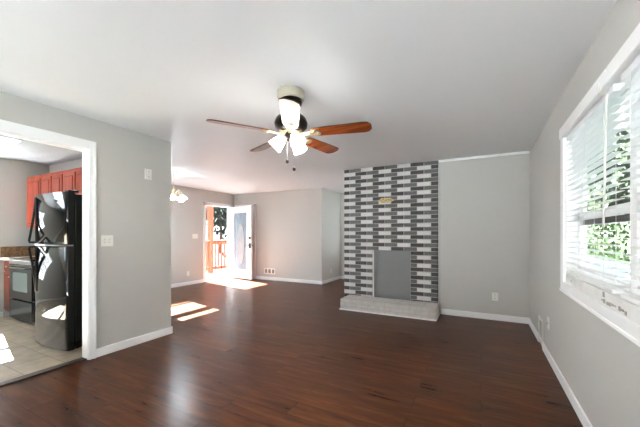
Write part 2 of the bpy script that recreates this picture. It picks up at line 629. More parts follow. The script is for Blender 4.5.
for ya, yb in ((2.11, 3.11), (1.01, 2.03)):
    s = MB()
    for z0, z1, xx in ((.955, 1.42, .075), (1.385, 2.065, .095)):
        X0, X1 = XR + xx, XR + xx + .022
        s.box(X0, X1, ya, ya + .045, z0, z1)
        s.box(X0, X1, yb - .045, yb, z0, z1)
        s.box(X0, X1, ya, yb, z0, z0 + .05)
        s.box(X0, X1, ya, yb, z1 - .04, z1)
    so = s.build('sash', WHITE, win)
    g = MB()
    g.box(XR + .084, XR + .088, ya + .045, yb - .045, 1.0, 1.385)
    g.box(XR + .104, XR + .108, ya + .045, yb - .045, 1.43, 2.03)
    g.build('pane', GLASS, so)
    MB().box(XR + .100, XR + .125, ya + .03, yb - .03, 1.335, 1.39).build('storm_rail', STORM, win)

# window blinds
def blind(y0, y1, label):
    root = thing('window_blind', label, 'blind', (XR + .022, (y0 + y1) / 2, .965), 'blinds in the right window')
    b = MB()
    b.box(XR - .042, XR - .024, y0 - .045, y1 + .045, 2.035, 2.115, bevel=.004)
    b.box(XR - .024, XR - .021, y0 - .045, y1 + .045, 2.05, 2.10)
    b.build('valance', WHITE, root)
    MB().box(XR + .0005, XR + .05, y0, y1, 2.005, 2.045, bevel=.003).build('headrail', WHITE, root)
    b = MB()
    z = 1.0
    while z < 1.998:
        b.box(XR - .003, XR + .047, y0, y1, z - .0014, z + .0014, rot=Euler((0, math.radians(-3), 0)).to_matrix().to_4x4())
        z += .0405
    b.build('slats', SLATM, root)
    MB().box(XR - .002, XR + .048, y0, y1, .953, .975, bevel=.004).build('bottom_rail', SLATM, root)
    b = MB()
    for yy in (y0 + .12, (y0 + y1) / 2, y1 - .12):
        for xx in (XR - .0035, XR + .0475):
            b.tube([(xx, yy, .97), (xx, yy, 2.01)], .0012, 5)
    b.build('ladder_cords', SLATM, root)
    return root


bl1 = blind(2.125, 3.095, 'white slatted blind in the far half of the right window, full width in view')
MB().tube([(XR - .012, 2.14, 2.03), (XR - .02, 2.14, 1.99), (XR - .024, 2.15, 1.6), (XR - .026, 2.17, 1.30)], [.002, .005, .005, .006], 8).build('tilt_wand', PLASTIC, bl1)
b = MB()
b.box(XR - .05, XR - .042, 2.155, 2.175, 2.02, 2.075, bevel=.002)
b.box(XR - .05, XR - .02, 2.095, 2.175, 2.012, 2.022, bevel=.002)
b.build('bracket', PLASTIC, bl1)
bl2 = blind(1.03, 2.02, 'white slatted blind in the near half of the right window, cut by the photo edge')

# side windows read from their sun patches; rear and hall windows added for daylight
def plain_window(name, axis, c, u0, u1, z0, z1, bars_z=(), bars_u=()):
    r = struct_root(name, (c if axis == 'x' else (u0 + u1) / 2, (u0 + u1) / 2 if axis == 'x' else c, z0))
    b = MB()

    def bx(ua, ub, za, zb, t=.03):
        if axis == 'x':
            b.box(c - t, c + t, ua, ub, za, zb)
        else:
            b.box(ua, ub, c - t, c + t, za, zb)
    w = .035
    bx(u0, u0 + w, z0, z1)
    bx(u1 - w, u1, z0, z1)
    bx(u0, u1, z0, z0 + w)
    bx(u0, u1, z1 - w, z1)
    for za, zb in bars_z:
        bx(u0, u1, za, zb, .02)
    for ua, ub in bars_u:
        bx(ua, ub, z0, z1, .02)
    b.build('sash', WHITE, r)
    g = MB()
    if axis == 'x':
        g.box(c - .002, c + .002, u0, u1, z0, z1)
    else:
        g.box(u0, u1, c - .002, c + .002, z0, z1)
    g.build('pane', GLASS, r)
    return r


plain_window('window_2', 'x', XL - .07, 3.64, 4.45, 1.25, 2.17, [(1.355, 1.40), (1.82, 1.97)])
wk = plain_window('window_3', 'x', XL - .09, .98, 1.925, 0.92, 1.95, [(1.49, 1.56)], [])
b = MB()
z = .97
while z < 1.92:
    b.box(XL - .055, XL - .031, 1.0, 1.89, z - .001, z + .001)
    z += .06
b.build('slats', SLATM, wk)
plain_window('added_hall_window', 'y', YH + .07, -3.0, -2.5, 1.0, 1.9, [(1.4, 1.45)])  # made-up window, added out of view to brighten the hall
plain_window('added_rear_window', 'y', YREAR - .07, -3.45, -0.4, 0.0, 2.35, [], [(-1.96, -1.88)])  # unseen glazing added to light room and ceiling from behind

# ------------------------------------------------------------------ dining door
door = struct_root('door_1', (XL, 6.3, 0))
b = MB()
b.box(XL, XL + .018, 5.76, 5.845, 0, 2.13, bevel=.004)
b.box(XL, XL + .018, 6.765, 6.85, 0, 2.13, bevel=.004)
b.box(XL, XL + .018, 5.76, 6.85, 2.045, 2.13, bevel=.004)
b.box(XL - .13, XL + .002, 5.83, 5.85, 0, 2.06)
b.box(XL - .13, XL + .002, 6.75, 6.77, 0, 2.06)
b.box(XL - .13, XL + .002, 5.83, 6.77, 2.04, 2.06)
b.build('door_frame', WHITE, door)
MB().box(XL - .13, XL + .03, 5.85, 6.75, 0, .018, bevel=.004).build('threshold', NICKEL, door)

leaf_M = Matrix.Translation((XL + .02, 6.765, 0)) @ Matrix.Rotation(math.radians(-6.0), 4, 'Z')   # hinge; leaf runs along +x


def leaf_box(b, x0, x1, y0, y1, z0, z1, mi=0, bevel=0.0):
    t = MB()
    t.box(x0, x1, y0, y1, z0, z1, mi, bevel)
    t.bm.transform(leaf_M)
    me = bpy.data.meshes.new('t')
    t.bm.to_mesh(me)
    t.bm.free()
    n = len(b.bm.faces)
    b.bm.from_mesh(me)
    bpy.data.meshes.remove(me)
    b._setmi(n, mi, False)


LWID = .87
b = MB()
leaf_box(b, 0, .17, -.045, 0, .012, 2.05, bevel=.003)
leaf_box(b, LWID - .17, LWID, -.045, 0, .012, 2.05, bevel=.003)
leaf_box(b, .16, LWID - .16, -.045, 0, .012, .27, bevel=.003)
leaf_box(b, .16, LWID - .16, -.045, 0, 1.88, 2.05, bevel=.003)
for x0, x1, z0, z1 in ((.155, .185, .25, 1.90), (LWID - .185, LWID - .155, .25, 1.90), (.155, LWID - .155, .25, .28), (.155, LWID - .155, 1.87, 1.90)):
    leaf_box(b, x0, x1, -.055, .008, z0, z1, bevel=.004)
leaf = b.build('door_leaf', WHITE, door)
b = MB()
leaf_box(b, .18, LWID - .18, -.030, -.014, .27, 1.88)
b.build('glass_pane', DOORGL, leaf)
cx, cz, rx, rz = LWID / 2, 1.0, .155, .56
outl = [(cx + rx * math.cos(t * 2 * PI / 40), cz + rz * math.sin(t * 2 * PI / 40)) for t in range(40)]
b = MB()
b.prism(outl, .0295, .034, leaf_M @ Matrix.Rotation(PI / 2, 4, 'X'))
b.build('oval_inset', OVALGL, leaf)
b = MB()
ring = [leaf_M @ Vector((cx + rx * math.cos(t * 2 * PI / 40), -.035, cz + rz * math.sin(t * 2 * PI / 40))) for t in range(41)]
b.tube(ring, .006, 6)
for dz in (.61,):
    b.tube([leaf_M @ Vector((cx, -.033, cz + rz)), leaf_M @ Vector((cx, -.033, 1.88))], .004, 6)
    b.tube([leaf_M @ Vector((cx, -.033, cz - rz)), leaf_M @ Vector((cx, -.033, .27))], .004, 6)
inner = [leaf_M @ Vector((cx + .05 * math.cos(t * 2 * PI / 24), -.036, 1.15 + .09 * math.sin(t * 2 * PI / 24))) for t in range(25)]
b.tube(inner, .004, 6)
b.build('came', CAME, leaf)
b = MB()
leaf_box(b, LWID - .085, LWID - .015, -.07, -.045, 1.13, 1.20, bevel=.008)
b.build('deadbolt', BLACKM, leaf)
b = MB()
leaf_box(b, LWID - .09, LWID - .01, -.06, -.045, .88, 1.02, bevel=.006)
b.tube([leaf_M @ Vector((LWID - .05, -.05, .95)), leaf_M @ Vector((LWID - .05, -.10, .95)), leaf_M @ Vector((LWID - .17, -.105, .945))], .011, 8)
b.tube([leaf_M @ Vector((LWID - .05, 0, .95)), leaf_M @ Vector((LWID - .05, .05, .95))], [.012, .026], 10)
b.build('door_handle', BLACKM, leaf)
b = MB()
leaf_box(b, .02, LWID - .005, -.05, -.045, .002, .02)
b.build('door_sweep', BLACKM, leaf)

# closed closet door on the wall behind the open leaf
d2 = struct_root('door_2', (-6.05, YF, 0))
b = MB()
b.box(-5.745, -5.665, YF - .02, YF, 0, 2.13, bevel=.004)
b.box(-6.45, -6.37, YF - .02, YF, 0, 2.13, bevel=.004)
b.box(-6.45, -5.665, YF - .02, YF, 2.05, 2.13, bevel=.004)
b.build('door_frame', WHITE, d2)
b = MB()
b.box(-6.375, -5.74, YF - .006, YF, .01, 2.055)
for z0, z1 in ((.2, .95), (1.1, 1.9)):
    b.box(-6.28, -5.84, YF - .012, YF - .005, z0, z1, bevel=.005)
b.build('door_leaf', WHITE, d2)

# ------------------------------------------------------------------ fireplace
FX0, FX1, FY = -2.2, -0.6, 5.16
fp = thing('fireplace', 'tall checkered black, grey and white brick fireplace with a low pale brick hearth', 'fireplace', ((FX0 + FX1) / 2, FY, 0))
BOX0, BOX1, BOXZ = -1.667, -1.027, 1.0
b = MB()
for x0, x1, z0, z1 in ((FX0, BOX0, 0, 2.428), (BOX1, FX1, 0, 2.428), (BOX0, BOX1, BOXZ, 2.428)):
    b.box(x0, x1, FY + .004, YB - .002, z0, z1, 0)
RH, BL = 2.428 / 37, (FX1 - FX0) / 7.5
for row in range(37):
    z1 = 2.428 - row * RH
    z0 = z1 - RH + .008
    typ = row % 2
    x = FX0
    cols = []
    k = 0
    if typ == 0:
        cols.append((x, x + BL * .5, 0))
        x += BL * .5
        for k in range(7):
            cols.append((x, x + BL, (1, 2, 0)[k % 3]))
            x += BL
    else:
        for k in range(7):
            cols.append((x, x + BL, (2, 0, 1)[k % 3]))
            x += BL
        cols.append((x, x + BL * .5, 0))
    for xa, xb, ci in cols:
        segs = [(xa, xb)]
        if z0 < BOXZ - .01:
            segs = []
            if xa < BOX0 - .03:
                segs.append((xa, min(xb, BOX0)))
            if xb > BOX1 + .03:
                segs.append((max(xa, BOX1), xb))
        for sa, sb in segs:
            jit = random.uniform(-.0015, .0015)
            b.box(sa + (.004 if sa > FX0 + .001 else 0), sb - (.004 if sb < FX1 - .001 else 0), FY + jit, FY + .03, z0, z1, ci + 1, bevel=.0025, seg=1)
b.build('brick_face', [MORTAR, BRICK_D, BRICK_M, BRICK_W], fp)
MB().box(FX1, FX1 + .014, FY + .03, YB - .002, .15, 2.39, bevel=.004).build('edge_strip', WHITE, fp)
b = MB()
b.box(BOX0, BOX1, FY + .045, YB - .002, .17, BOXZ, 0)
b.box(BOX0, BOX0 + .012, FY + .012, FY + .046, .17, BOXZ, 1)
b.box(BOX0, BOX1, FY + .012, FY + .046, BOXZ - .02, BOXZ, 0)
b.build('firebox_board', [FIREBOARD, WHITE], fp)
HX0, HX1, HY = -2.10, -0.585, 4.755
b = MB()
b.box(HX0 + .006, HX1 - .006, HY + .006, FY + .002, 0, .178, 1)
nb = 8
bw = (HX1 - HX0) / nb
for k in range(nb):       # rowlock top course
    for j in range(2):
        b.box(HX0 + k * bw + .003, HX0 + (k + 1) * bw - .003, HY + j * .2 + .002, HY + (j + 1) * .2 - .002, .125, .182, 0, bevel=.004, seg=1)
for j in range(2):
    o = 0 if j == 0 else -bw / 2
    for k in range(nb + 1):
        xa, xb = max(HX0, HX0 + k * bw + o + .003), min(HX1, HX0 + (k + 1) * bw + o - .003)
        if xb - xa > .02:
            b.box(xa, xb, HY, HY + .09, .004 + j * .062, .060 + j * .062, 0, bevel=.004, seg=1)
    for q in range(2):
        b.box(HX1 - .09, HX1, HY + .003 + q * .2, HY + .197 + q * .2, .004 + j * .062, .060 + j * .062, 0, bevel=.004, seg=1)
hearth = b.build('hearth', [HEARTHW, HEARTHM], fp)
b = MB()
b.box(HX0 - .012, HX1 + .012, HY - .014, HY, 0, .022, bevel=.005)
b.box(HX1, HX1 + .012, HY, YB - .018, 0, .022, bevel=.005)
b.box(HX0 - .012, HX0, HY, FY, 0, .022, bevel=.005)
b.build('shoe_moulding', WHITE, hearth)

# ornate plate on the chimney
b = MB()
px, pz = -1.433, 1.838
poly = []
for k in range(48):
    a = 2 * PI * k / 48
    r = 1 + .10 * math.cos(6 * a)
    poly.append((px + .135 * r * math.cos(a), pz + .043 * r * math.sin(a)))
b.prism(poly, -FY, -FY + .012, Matrix.Rotation(PI / 2, 4, 'X'))
for k in range(5):
    x = px - .09 + k * .045
    b.lathe([(0, .012), (.012, .009), (.018, 0)], Matrix.Translation((x, FY - .012, pz + (.008 if k % 2 else -.006))) @ Matrix.Rotation(PI / 2, 4, 'X'), 12)
tag(b.build('wall_ornament', BRASS), 'small tarnished gold ornament fixed high on the checkered brick chimney', 'ornament')

# ------------------------------------------------------------------ wall plates and registers
def plate(name, label, cat, axis, c, sgn, u, z, w, h, slots, m=PLASTIC, ms=SLOT, t=.007, part='receptacle', group=None):
    """plate on a wall whose face is at c; sgn: which way the face looks; slots: (du, dz, w, h, depth) face details"""
    loc = (c, u, z - h / 2) if axis == 'x' else (u, c, z - h / 2)
    r = thing(name, label, cat, loc, group)

    def bx(b, ua, ub, za, zb, d0, d1, mi=0, bv=0.0):
        lo, hi = sorted((c + sgn * d0, c + sgn * d1))
        if axis == 'x':
            b.box(lo, hi, ua, ub, za, zb, mi, bv)
        else:
            b.box(ua, ub, lo, hi, za, zb, mi, bv)
    b = MB()
    bx(b, u - w / 2, u + w / 2, z - h / 2, z + h / 2, 0, t, 0, .003)
    b.build('faceplate', m, r)
    for du, dz, sw, sh, d, mm in slots:
        b = MB()
        bx(b, u + du - sw / 2, u + du + sw / 2, z + dz - sh / 2, z + dz + sh / 2, t - .001, t + d, 0, min(.002, d * .4))
        b.build(part, mm, r)
    return r


OUT = [(0, .026, .034, .030, .004, PLASTIC), (0, -.026, .034, .030, .004, PLASTIC),
       (-.006, .028, .004, .012, .0055, SLOT), (.006, .028, .004, .012, .0055, SLOT),
       (-.006, -.024, .004, .012, .0055, SLOT), (.006, -.024, .004, .012, .0055, SLOT)]
plate('light_switch', 'white double light switch on grey wall beside the kitchen opening', 'light switch', 'x', XP, 1, 1.846, 1.195, .118, .118,
      [(-.023, 0, .012, .026, .010, PLASTIC), (.023, 0, .012, .026, .010, PLASTIC), (-.023, 0, .022, .044, .0015, SLOTL), (.023, 0, .022, .044, .0015, SLOTL)], part='toggle')
plate('wall_outlet', 'white outlet plate set high on grey wall near the ceiling', 'outlet', 'x', XP, 1, 2.300, 1.975, .085, .125,
      [(0, .027, .036, .034, .004, SLATM), (0, -.027, .036, .034, .004, SLATM), (0, .027, .020, .016, .0055, SLOTL), (0, -.027, .020, .016, .0055, SLOTL)])
plate('light_switch', 'white light switch plate on far grey wall left of the open door', 'light switch', 'x', XL, 1, 5.50, 1.215, .165, .118,
      [(-.046, 0, .012, .026, .010, PLASTIC), (0, 0, .012, .026, .010, PLASTIC), (.046, 0, .012, .026, .010, PLASTIC)], part='toggle')
plate('wall_outlet', 'white outlet low on far grey wall left of the open door', 'outlet', 'x', XL, 1, 5.29, .285, .075, .118, OUT)
plate('wall_outlet', 'white outlet low on back wall right of the brick fireplace', 'outlet', 'y', YB, -1, .182, .345, .080, .118, OUT)
plate('wall_outlet', 'white outlet low on passage wall left of the brick fireplace', 'outlet', 'x', XC, 1, 7.46, .285, .075, .118, OUT)
plate('cable_plate', 'blank white cable plate low on right wall beside the heat register', 'wall plate', 'x', XR, -1, 3.83, .365, .075, .118,
      [(0, 0, .014, .014, .010, NICKEL)], part='jack')


def register(name, label, axis, c, sgn, u0, u1, z0, z1, n, cells=None):
    r = thing(name, label, 'vent', (c, (u0 + u1) / 2, z0) if axis == 'x' else ((u0 + u1) / 2, c, z0))

    def bx(b, ua, ub, za, zb, d0, d1, bv=0.0):
        lo, hi = sorted((c + sgn * d0, c + sgn * d1))
        if axis == 'x':
            b.box(lo, hi, ua, ub, za, zb, 0, bv)
        else:
            b.box(ua, ub, lo, hi, za, zb, 0, bv)
    b = MB()
    bx(b, u0 + .02, u1 - .02, z0 + .02, z1 - .02, 0, .003)
    b.build('backing', SLOT, r)
    b = MB()
    e = .026
    bx(b, u0, u1, z0, z0 + e, 0, .012, .003)
    bx(b, u0, u1, z1 - e, z1, 0, .012, .003)
    bx(b, u0, u0 + e, z0, z1, 0, .012, .003)
    bx(b, u1 - e, u1, z0, z1, 0, .012, .003)
    if cells:
        for k in range(1, cells):
            uc = u0 + (u1 - u0) * k / cells
            bx(b, uc - .02, uc + .02, z0, z1, 0, .011, .002)
    b.build('frame', PLASTIC, r)
    b = MB()
    for k in range(n):
        zc = z0 + e + (z1 - z0 - 2 * e) * (k + .5) / n
        bx(b, u0 + e - .002, u1 - e + .002, zc - .0025, zc + .0025, .003, .010)
    b.build('louvers', PLASTIC, r)
    return r


register('air_vent', 'white return air vent with three dark cells low on far wall', 'y', YF, -1, -5.37, -5.0, .165, .325, 4, 3)
register('heat_register', 'white heat register at baseboard of right wall near the corner', 'x', XR, -1, 4.13, 4.39, .06, .32, 7)

# ------------------------------------------------------------------ ceiling fan
FCX, FCY, FZ = -1.393, 2.149, 2.09
fan = thing('ceiling_fan', 'five blade ceiling fan with wooden blades and three lit glass shades', 'ceiling fan', (FCX, FCY, 2.44))
T = lambda z=0: Matrix.Translation((FCX, FCY, z))
MB().lathe([(0, 2.375), (.09, 2.370), (.108, 2.376), (.114, 2.40), (.110, 2.425), (.112, 2.44), (0, 2.44)], T()).build('medallion', CREAM, fan)
MB().lathe([(0, 2.295), (.05, 2.295), (.08, 2.312), (.092, 2.345), (.090, 2.376), (0, 2.376)], T()).build('canopy', BRONZE, fan)
MB().lathe([(0, 2.25), (.03, 2.25), (.03, 2.35), (0, 2.35)], T()).build('downrod', BRONZE, fan)
MB().lathe([(0, 2.105), (.07, 2.105), (.105, 2.12), (.132, 2.145), (.138, 2.18), (.122, 2.22), (.09, 2.25), (.05, 2.26), (0, 2.26)], T()).build('motor_housing', BRONZE, fan)
MB().lathe([(0, 2.098), (.075, 2.098), (.08, 2.106), (0, 2.106)], T()).build('motor_ring', GOLDIRON, fan)
hub = MB().lathe([(0, 2.035), (.025, 2.035), (.055, 2.05), (.062, 2.08), (.05, 2.10), (0, 2.10)], T()).build('light_hub', BRONZE, fan)
blade_poly = [(.185, -.050), (.24, -.060), (.60, -.072), (.638, -.064), (.662, -.030), (.662, .030), (.638, .064), (.60, .072), (.24, .060), (.185, .050)]
for i, az in enumerate((11, 81.5, 156, 236, 302)):
    M = T(FZ) @ Matrix.Rotation(math.radians(az), 4, 'Z') @ Matrix.Rotation(math.radians(-12), 4, 'X')
    b = MB()
    b.prism(blade_poly, -.004, .004, M, 1, .0015)
    p2 = [(.187 + (x - .185) * .992, y * .965) for x, y in blade_poly]
    b.prism(p2, -.0046, -.0039, M, 0)
    # follow-the-grain coordinates: keep blade mesh local to its own axes
    bl = b.build('blade', [BLADE_REFL if i == 4 else BLADEW, BLADEE], fan)
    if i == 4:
        bl['label'] = 'blade with a white reflection painted on its underside'
    b = MB()
    b.prism([(.085, -.018), (.13, -.014), (.17, -.030), (.215, -.042), (.25, -.030), (.262, 0), (.25, .030), (.215, .042), (.17, .030), (.13, .014), (.085, .018)], -.012, -.0048, M, 0, .002)
    b.prism([(.05, -.02), (.10, -.016), (.10, .016), (.05, .02)], -.012, .02, M, 0)
    for sx, sy in ((.20, .02), (.20, -.02), (.235, 0)):
        b.lathe([(0, -.016), (.006, -.015), (.007, -.012)], M @ Matrix.Translation((sx, sy, 0)), 8)
    b.build('blade_iron', GOLDIRON, bl)
sh_prof = [(.020, 0), (.026, -.006), (.034, -.020), (.044, -.045), (.052, -.075), (.058, -.105), (.062, -.115), (.059, -.115), (.054, -.104), (.048, -.075), (.040, -.045), (.030, -.020), (.018, -.004)]
for az in (207, 327, 87):
    a = math.radians(az)
    d = Vector((math.cos(a), math.sin(a), 0))
    p0 = Vector((FCX, FCY, 2.075)) + d * .03
    p1 = Vector((FCX, FCY, 2.082)) + d * .045
    p2 = Vector((FCX, FCY, 2.068)) + d * .058
    M = Matrix.Translation(p2) @ Matrix.Rotation(a, 4, 'Z') @ Matrix.Rotation(math.radians(-44), 4, 'Y')
    b = MB()
    b.tube([p0, p1, p2], .009, 8)
    b.lathe([(0, .012), (.020, .010), (.024, -.008), (.022, -.02), (0, -.02)], M, 14)
    arm = b.build('lamp_arm', BRONZE, fan)
    s = MB().lathe(sh_prof, M, 24).build('lamp_shade', SHADE, fan)
    MB().lathe([(0, -.10), (.018, -.092), (.024, -.075), (.018, -.05), (.011, -.02), (0, -.018)], M, 14).build('bulb', FANBULB, s)
for dx, dy, z0 in ((-.028, -.012, 1.866), (.024, .012, 1.803)):
    b = MB()
    b.tube([(FCX + dx, FCY + dy, 2.05), (FCX + dx, FCY + dy, z0)], .0013, 5)
    ch = b.build('pull_chain', NICKEL, fan)
    MB().lathe([(0, -.017), (.010, -.013), (.014, 0), (.010, .011), (.004, .018), (0, .019)], Matrix.Translation((FCX + dx, FCY + dy, z0)), 14).build('pull_knob', BLACKM, ch)

# ------------------------------------------------------------------ dining chandelier
QX, QY = -5.14, 3.88
cha = thing('chandelier', 'small gold chandelier with white glass shades hanging above the dining floor', 'chandelier', (QX, QY, 2.44))
TQ = Matrix.Translation((QX, QY, 0))
MB().lathe([(0, 2.405), (.03, 2.41), (.055, 2.425), (.06, 2.44), (0, 2.44)], TQ, 20).build('canopy', NICKEL, cha)
MB().tube([(QX, QY, 2.41), (QX, QY, 2.13)], .006, 8).build('stem', GOLDIRON, cha)
MB().lathe([(0, 1.93), (.012, 1.94), (.02, 1.96), (.012, 1.98), (.028, 2.0), (.035, 2.03), (.02, 2.06), (.03, 2.09), (.018, 2.12), (.008, 2.14), (0, 2.145)], TQ, 18).build('body', GOLDIRON, cha)
for k in range(5):
    a = math.radians(27.6 + 72 * k)
    d = Vector((math.cos(a), math.sin(a), 0))
    pts = []
    for j in range(9):
        u = j / 8
        pts.append(Vector((QX, QY, 0)) + d * (.02 + .15 * u) + Vector((0, 0, 2.02 + .085 * math.sin(u * PI) - .01 * u)))
    b = MB()
    b.tube(pts, .005, 7)
    p = pts[-1]
    b.lathe([(0, .012), (.014, .010), (.018, -.02), (0, -.02)], Matrix.Translation(p), 12)
    arm = b.build('arm', GOLDIRON, cha)
    MS = Matrix.Translation(p)
    s = MB().lathe([(.018, -.015), (.03, -.022), (.055, -.045), (.078, -.068), (.082, -.074), (.078, -.074), (.05, -.05), (.026, -.028), (.014, -.02)], MS, 18).build('glass_shade', CHSHADE, arm)
    MB().lathe([(0, -.118), (.02, -.112), (.03, -.09), (.022, -.06), (.012, -.03), (0, -.02)], MS, 14).build('bulb', BULB, arm)

# ------------------------------------------------------------------ kitchen
KB = 2.505


def raised_door(b, x0, x1, y, z0, z1):
    """cabinet door facing -y with a raised centre panel"""
    b.box(x0, x1, y - .018, y, z0, z1, 0, .003)
    e = min(.055, (x1 - x0) * .2)
    b.box(x0 + e - .012, x1 - e + .012, y - .019, y - .0165, z0 + e - .012, z1 - e + .012, 1)
    b.box(x0 + e, x1 - e, y - .024, y - .016, z0 + e, z1 - e, 0, .007)


def wall_cabinet(x0, x1, z0, z1, ndoor, label, knob_side):
    yf = 2.20
    r = thing('wall_cabinet', label, 'cabinet', ((x0 + x1) / 2, KB, z0), 'cherry wall cabinets')
    b = MB()
    b.box(x0, x1, yf, KB - .001, z0, z1)
    b.box(x0 + .001, x1 - .001, yf - .012, yf, z1 - .03, z1 + .012, 0, .004)
    b.build('body', CHERRY, r)
    w = (x1 - x0) / ndoor
    for k in range(ndoor):
        b = MB()
        raised_door(b, x0 + k * w + .012, x0 + (k + 1) * w - .012, yf - .0005, z0 + .015, z1 - .035)
        d = b.build('door', [CHERRY, CHERRYD], r)
        kx = x0 + k * w + .035 if knob_side[k] == 'l' else x0 + (k + 1) * w - .035
        MB().lathe([(0, .026), (.012, .022), (.013, .014), (.005, .008), (.006, 0)], Matrix.Translation((kx, yf - .018, z0 + .065)) @ Matrix.Rotation(PI / 2, 4, 'X'), 12).build('knob', NICKEL, d)
    return r


wall_cabinet(-6.40, -5.915, 1.37, 2.155, 1, 'tall cherry wall cabinet in the kitchen corner, leftmost of the row', 'r')
wall_cabinet(-5.912, -5.265, 1.72, 2.155, 2, 'short cherry wall cabinet with two doors between the tall corner one and the fridge', 'rl')
wall_cabinet(-5.262, -4.555, 1.79, 2.155, 2, 'short cherry wall cabinet above the black fridge next to the white opening', 'rl')

bc = thing('base_cabinet', 'red cherry base cabinet left of the stove', 'cabinet', (-6.31, KB, 0.004))
b = MB()
b.box(-6.459, -6.165, 1.95, KB - .001, .10, .87)
b.box(-6.459, -6.165, 2.02, KB - .001, .004, .10, 1)
b.build('body', [CHERRY, BLACKM], bc)
b = MB()
b.box(-6.445, -6.18, 1.932, 1.9495, .71, .855, 0, .004)
dr = b.build('drawer', CHERRY, bc)
MB().lathe([(0, .026), (.012, .022), (.013, .014), (.005, .008), (.006, 0)], Matrix.Translation((-6.31, 1.932, .78)) @ Matrix.Rotation(PI / 2, 4, 'X'), 12).build('knob', NICKEL, dr)
b = MB()
raised_door(b, -6.445, -6.18, 1.9495, .12, .69)
dd = b.build('door', [CHERRY, CHERRYD], bc)
MB().lathe([(0, .026), (.012, .022), (.013, .014), (.005, .008), (.006, 0)], Matrix.Translation((-6.21, 1.932, .63)) @ Matrix.Rotation(PI / 2, 4, 'X'), 12).build('knob', NICKEL, dd)
ct = thing('countertop', 'pale countertop with brown granite backsplash left of the stove', 'countertop', (-6.31, KB, .872))
MB().box(-6.473, -6.162, 1.90, KB - .001, .872, .91, 0, .006).build('top', COUNTER, ct)
b = MB()
b.box(-6.473, -6.453, 1.90, KB - .001, .9105, 1.075, 0, .003)
b.box(-6.453, -6.162, KB - .021, KB - .001, .9105, 1.075, 0, .003)
b.build('backsplash', GRANITE, ct)

# stove
SX0, SX1, SY = -6.155, -5.425, 1.90
st = thing('stove', 'black and grey electric stove between red base cabinet and fridge', 'stove', ((SX0 + SX1) / 2, SY + .3, .004))
b = MB()
b.box(SX0, SX1, SY + .035, KB - .03, .03, .895)
b.box(SX0 + .02, SX1 - .02, SY + .06, KB - .05, .004, .03)
b.build('body', BLACKG, st)
b = MB()
b.box(SX0 - .003, SX1 + .003, SY, KB - .03, .896, .915, 0, .005)
for xx, yy, r in ((SX0 + .2, SY + .15, .1), (SX1 - .2, SY + .15, .08), (SX0 + .2, SY + .42, .08), (SX1 - .2, SY + .42, .1)):
    b.lathe([(r - .006, .9153), (r, .9158), (r + .004, .9153)], Matrix.Translation((xx, yy, 0)), 24, 1)
b.build('cooktop', [BLACKG, GREYG], st)
MB().box(SX0, SX1, SY + .002, SY + .034, .835, .894, 0, .006).build('control_strip', CHROME, st)
b = MB()
b.box(SX0 + .004, SX1 - .004, SY + .004, SY + .034, .34, .828, 0, .006)
od = b.build('oven_door', GREYG, st)
b = MB()
wp = []
wx0, wx1, wz0, wz1 = SX0 + .13, SX1 - .13, .45, .72
for cxx, czz, a0 in ((wx1 - .03, wz1 - .03, 0), (wx0 + .03, wz1 - .03, 90), (wx0 + .03, wz0 + .03, 180), (wx1 - .03, wz0 + .03, 270)):
    for q in range(4):
        a = math.radians(a0 + q * 30)
        wp.append((cxx + .03 * math.cos(a), czz + .03 * math.sin(a)))
b.prism(wp, -(SY + .005), -(SY + .001), Matrix.Rotation(PI / 2, 4, 'X'))
b.build('oven_window', OVENGL, od)
b = MB()
b.tube([(SX0 + .06, SY + .006, .785), (SX0 + .06, SY - .035, .785), (SX0 + .09, SY - .04, .785), (SX1 - .09, SY - .04, .785), (SX1 - .06, SY - .035, .785), (SX1 - .06, SY + .006, .785)], .011, 8)
b.build('handle', BLACKM, od)
MB().box(SX0 + .004, SX1 - .004, SY + .004, SY + .034, .055, .315, 0, .006).build('drawer', GREYG, st)
b = MB()
b.box(SX0, SX1, KB - .028, KB - .002, .896, 1.08, 0, .006)
bg = b.build('control_panel', BLACKG, st)
for k in range(4):
    b = MB()
    b.lathe([(0, .022), (.016, .020), (.019, 0)], Matrix.Translation((SX0 + .1 + k * .09 + (.26 if k > 1 else 0), KB - .028, 1.01)) @ Matrix.Rotation(PI / 2, 4, 'X'), 14)
    b.build('knob', CHROME, bg)

# refrigerator
RX0, RX1, RY = -4.69, -3.915, 1.665
fr = thing('refrigerator', 'tall glossy black top-freezer refrigerator behind the white kitchen opening', 'refrigerator', ((RX0 + RX1) / 2, 2.1, .004))
b = MB()
b.box(RX0, RX1, RY + .075, KB - .03, .04, 1.70, 0, .006)
b.box(RX0 + .03, RX1 - .03, RY + .1, KB - .05, .012, .04)
b.build('body', BLACKG, fr)


def bowed(z0, z1):
    """door slab with a front bowed towards -y"""
    n = 16
    pts = []
    for k in range(n + 1):
        u = k / n
        pts.append((RX0 + (RX1 - RX0) * u, RY - .032 * (1 - (2 * u - 1) ** 2) + .012 * (abs(2 * u - 1) ** 8)))
    pts += [(RX1, RY + .07), (RX0, RY + .07)]
    m = MB()
    m.prism(pts, z0, z1)
    for f in m.bm.faces:
        f.smooth = abs(f.normal.z) < .5 and f.normal.y < -.5
    return m


up = bowed(1.155, 1.72).build('freezer_door', BLACKG, fr)
lo_ = bowed(.012, 1.13).build('fridge_door', BLACKG, fr)
b = MB()
n = 16
pts = [(RX0 + (RX1 - RX0) * k / n, RY - .035 * (1 - (2 * k / n - 1) ** 2) + .008 * (abs(2 * k / n - 1) ** 8)) for k in range(n + 1)] + [(RX1, RY + .06), (RX0, RY + .06)]
b.prism(pts, 1.135, 1.150)
b.build('door_trim', CHROME, fr)


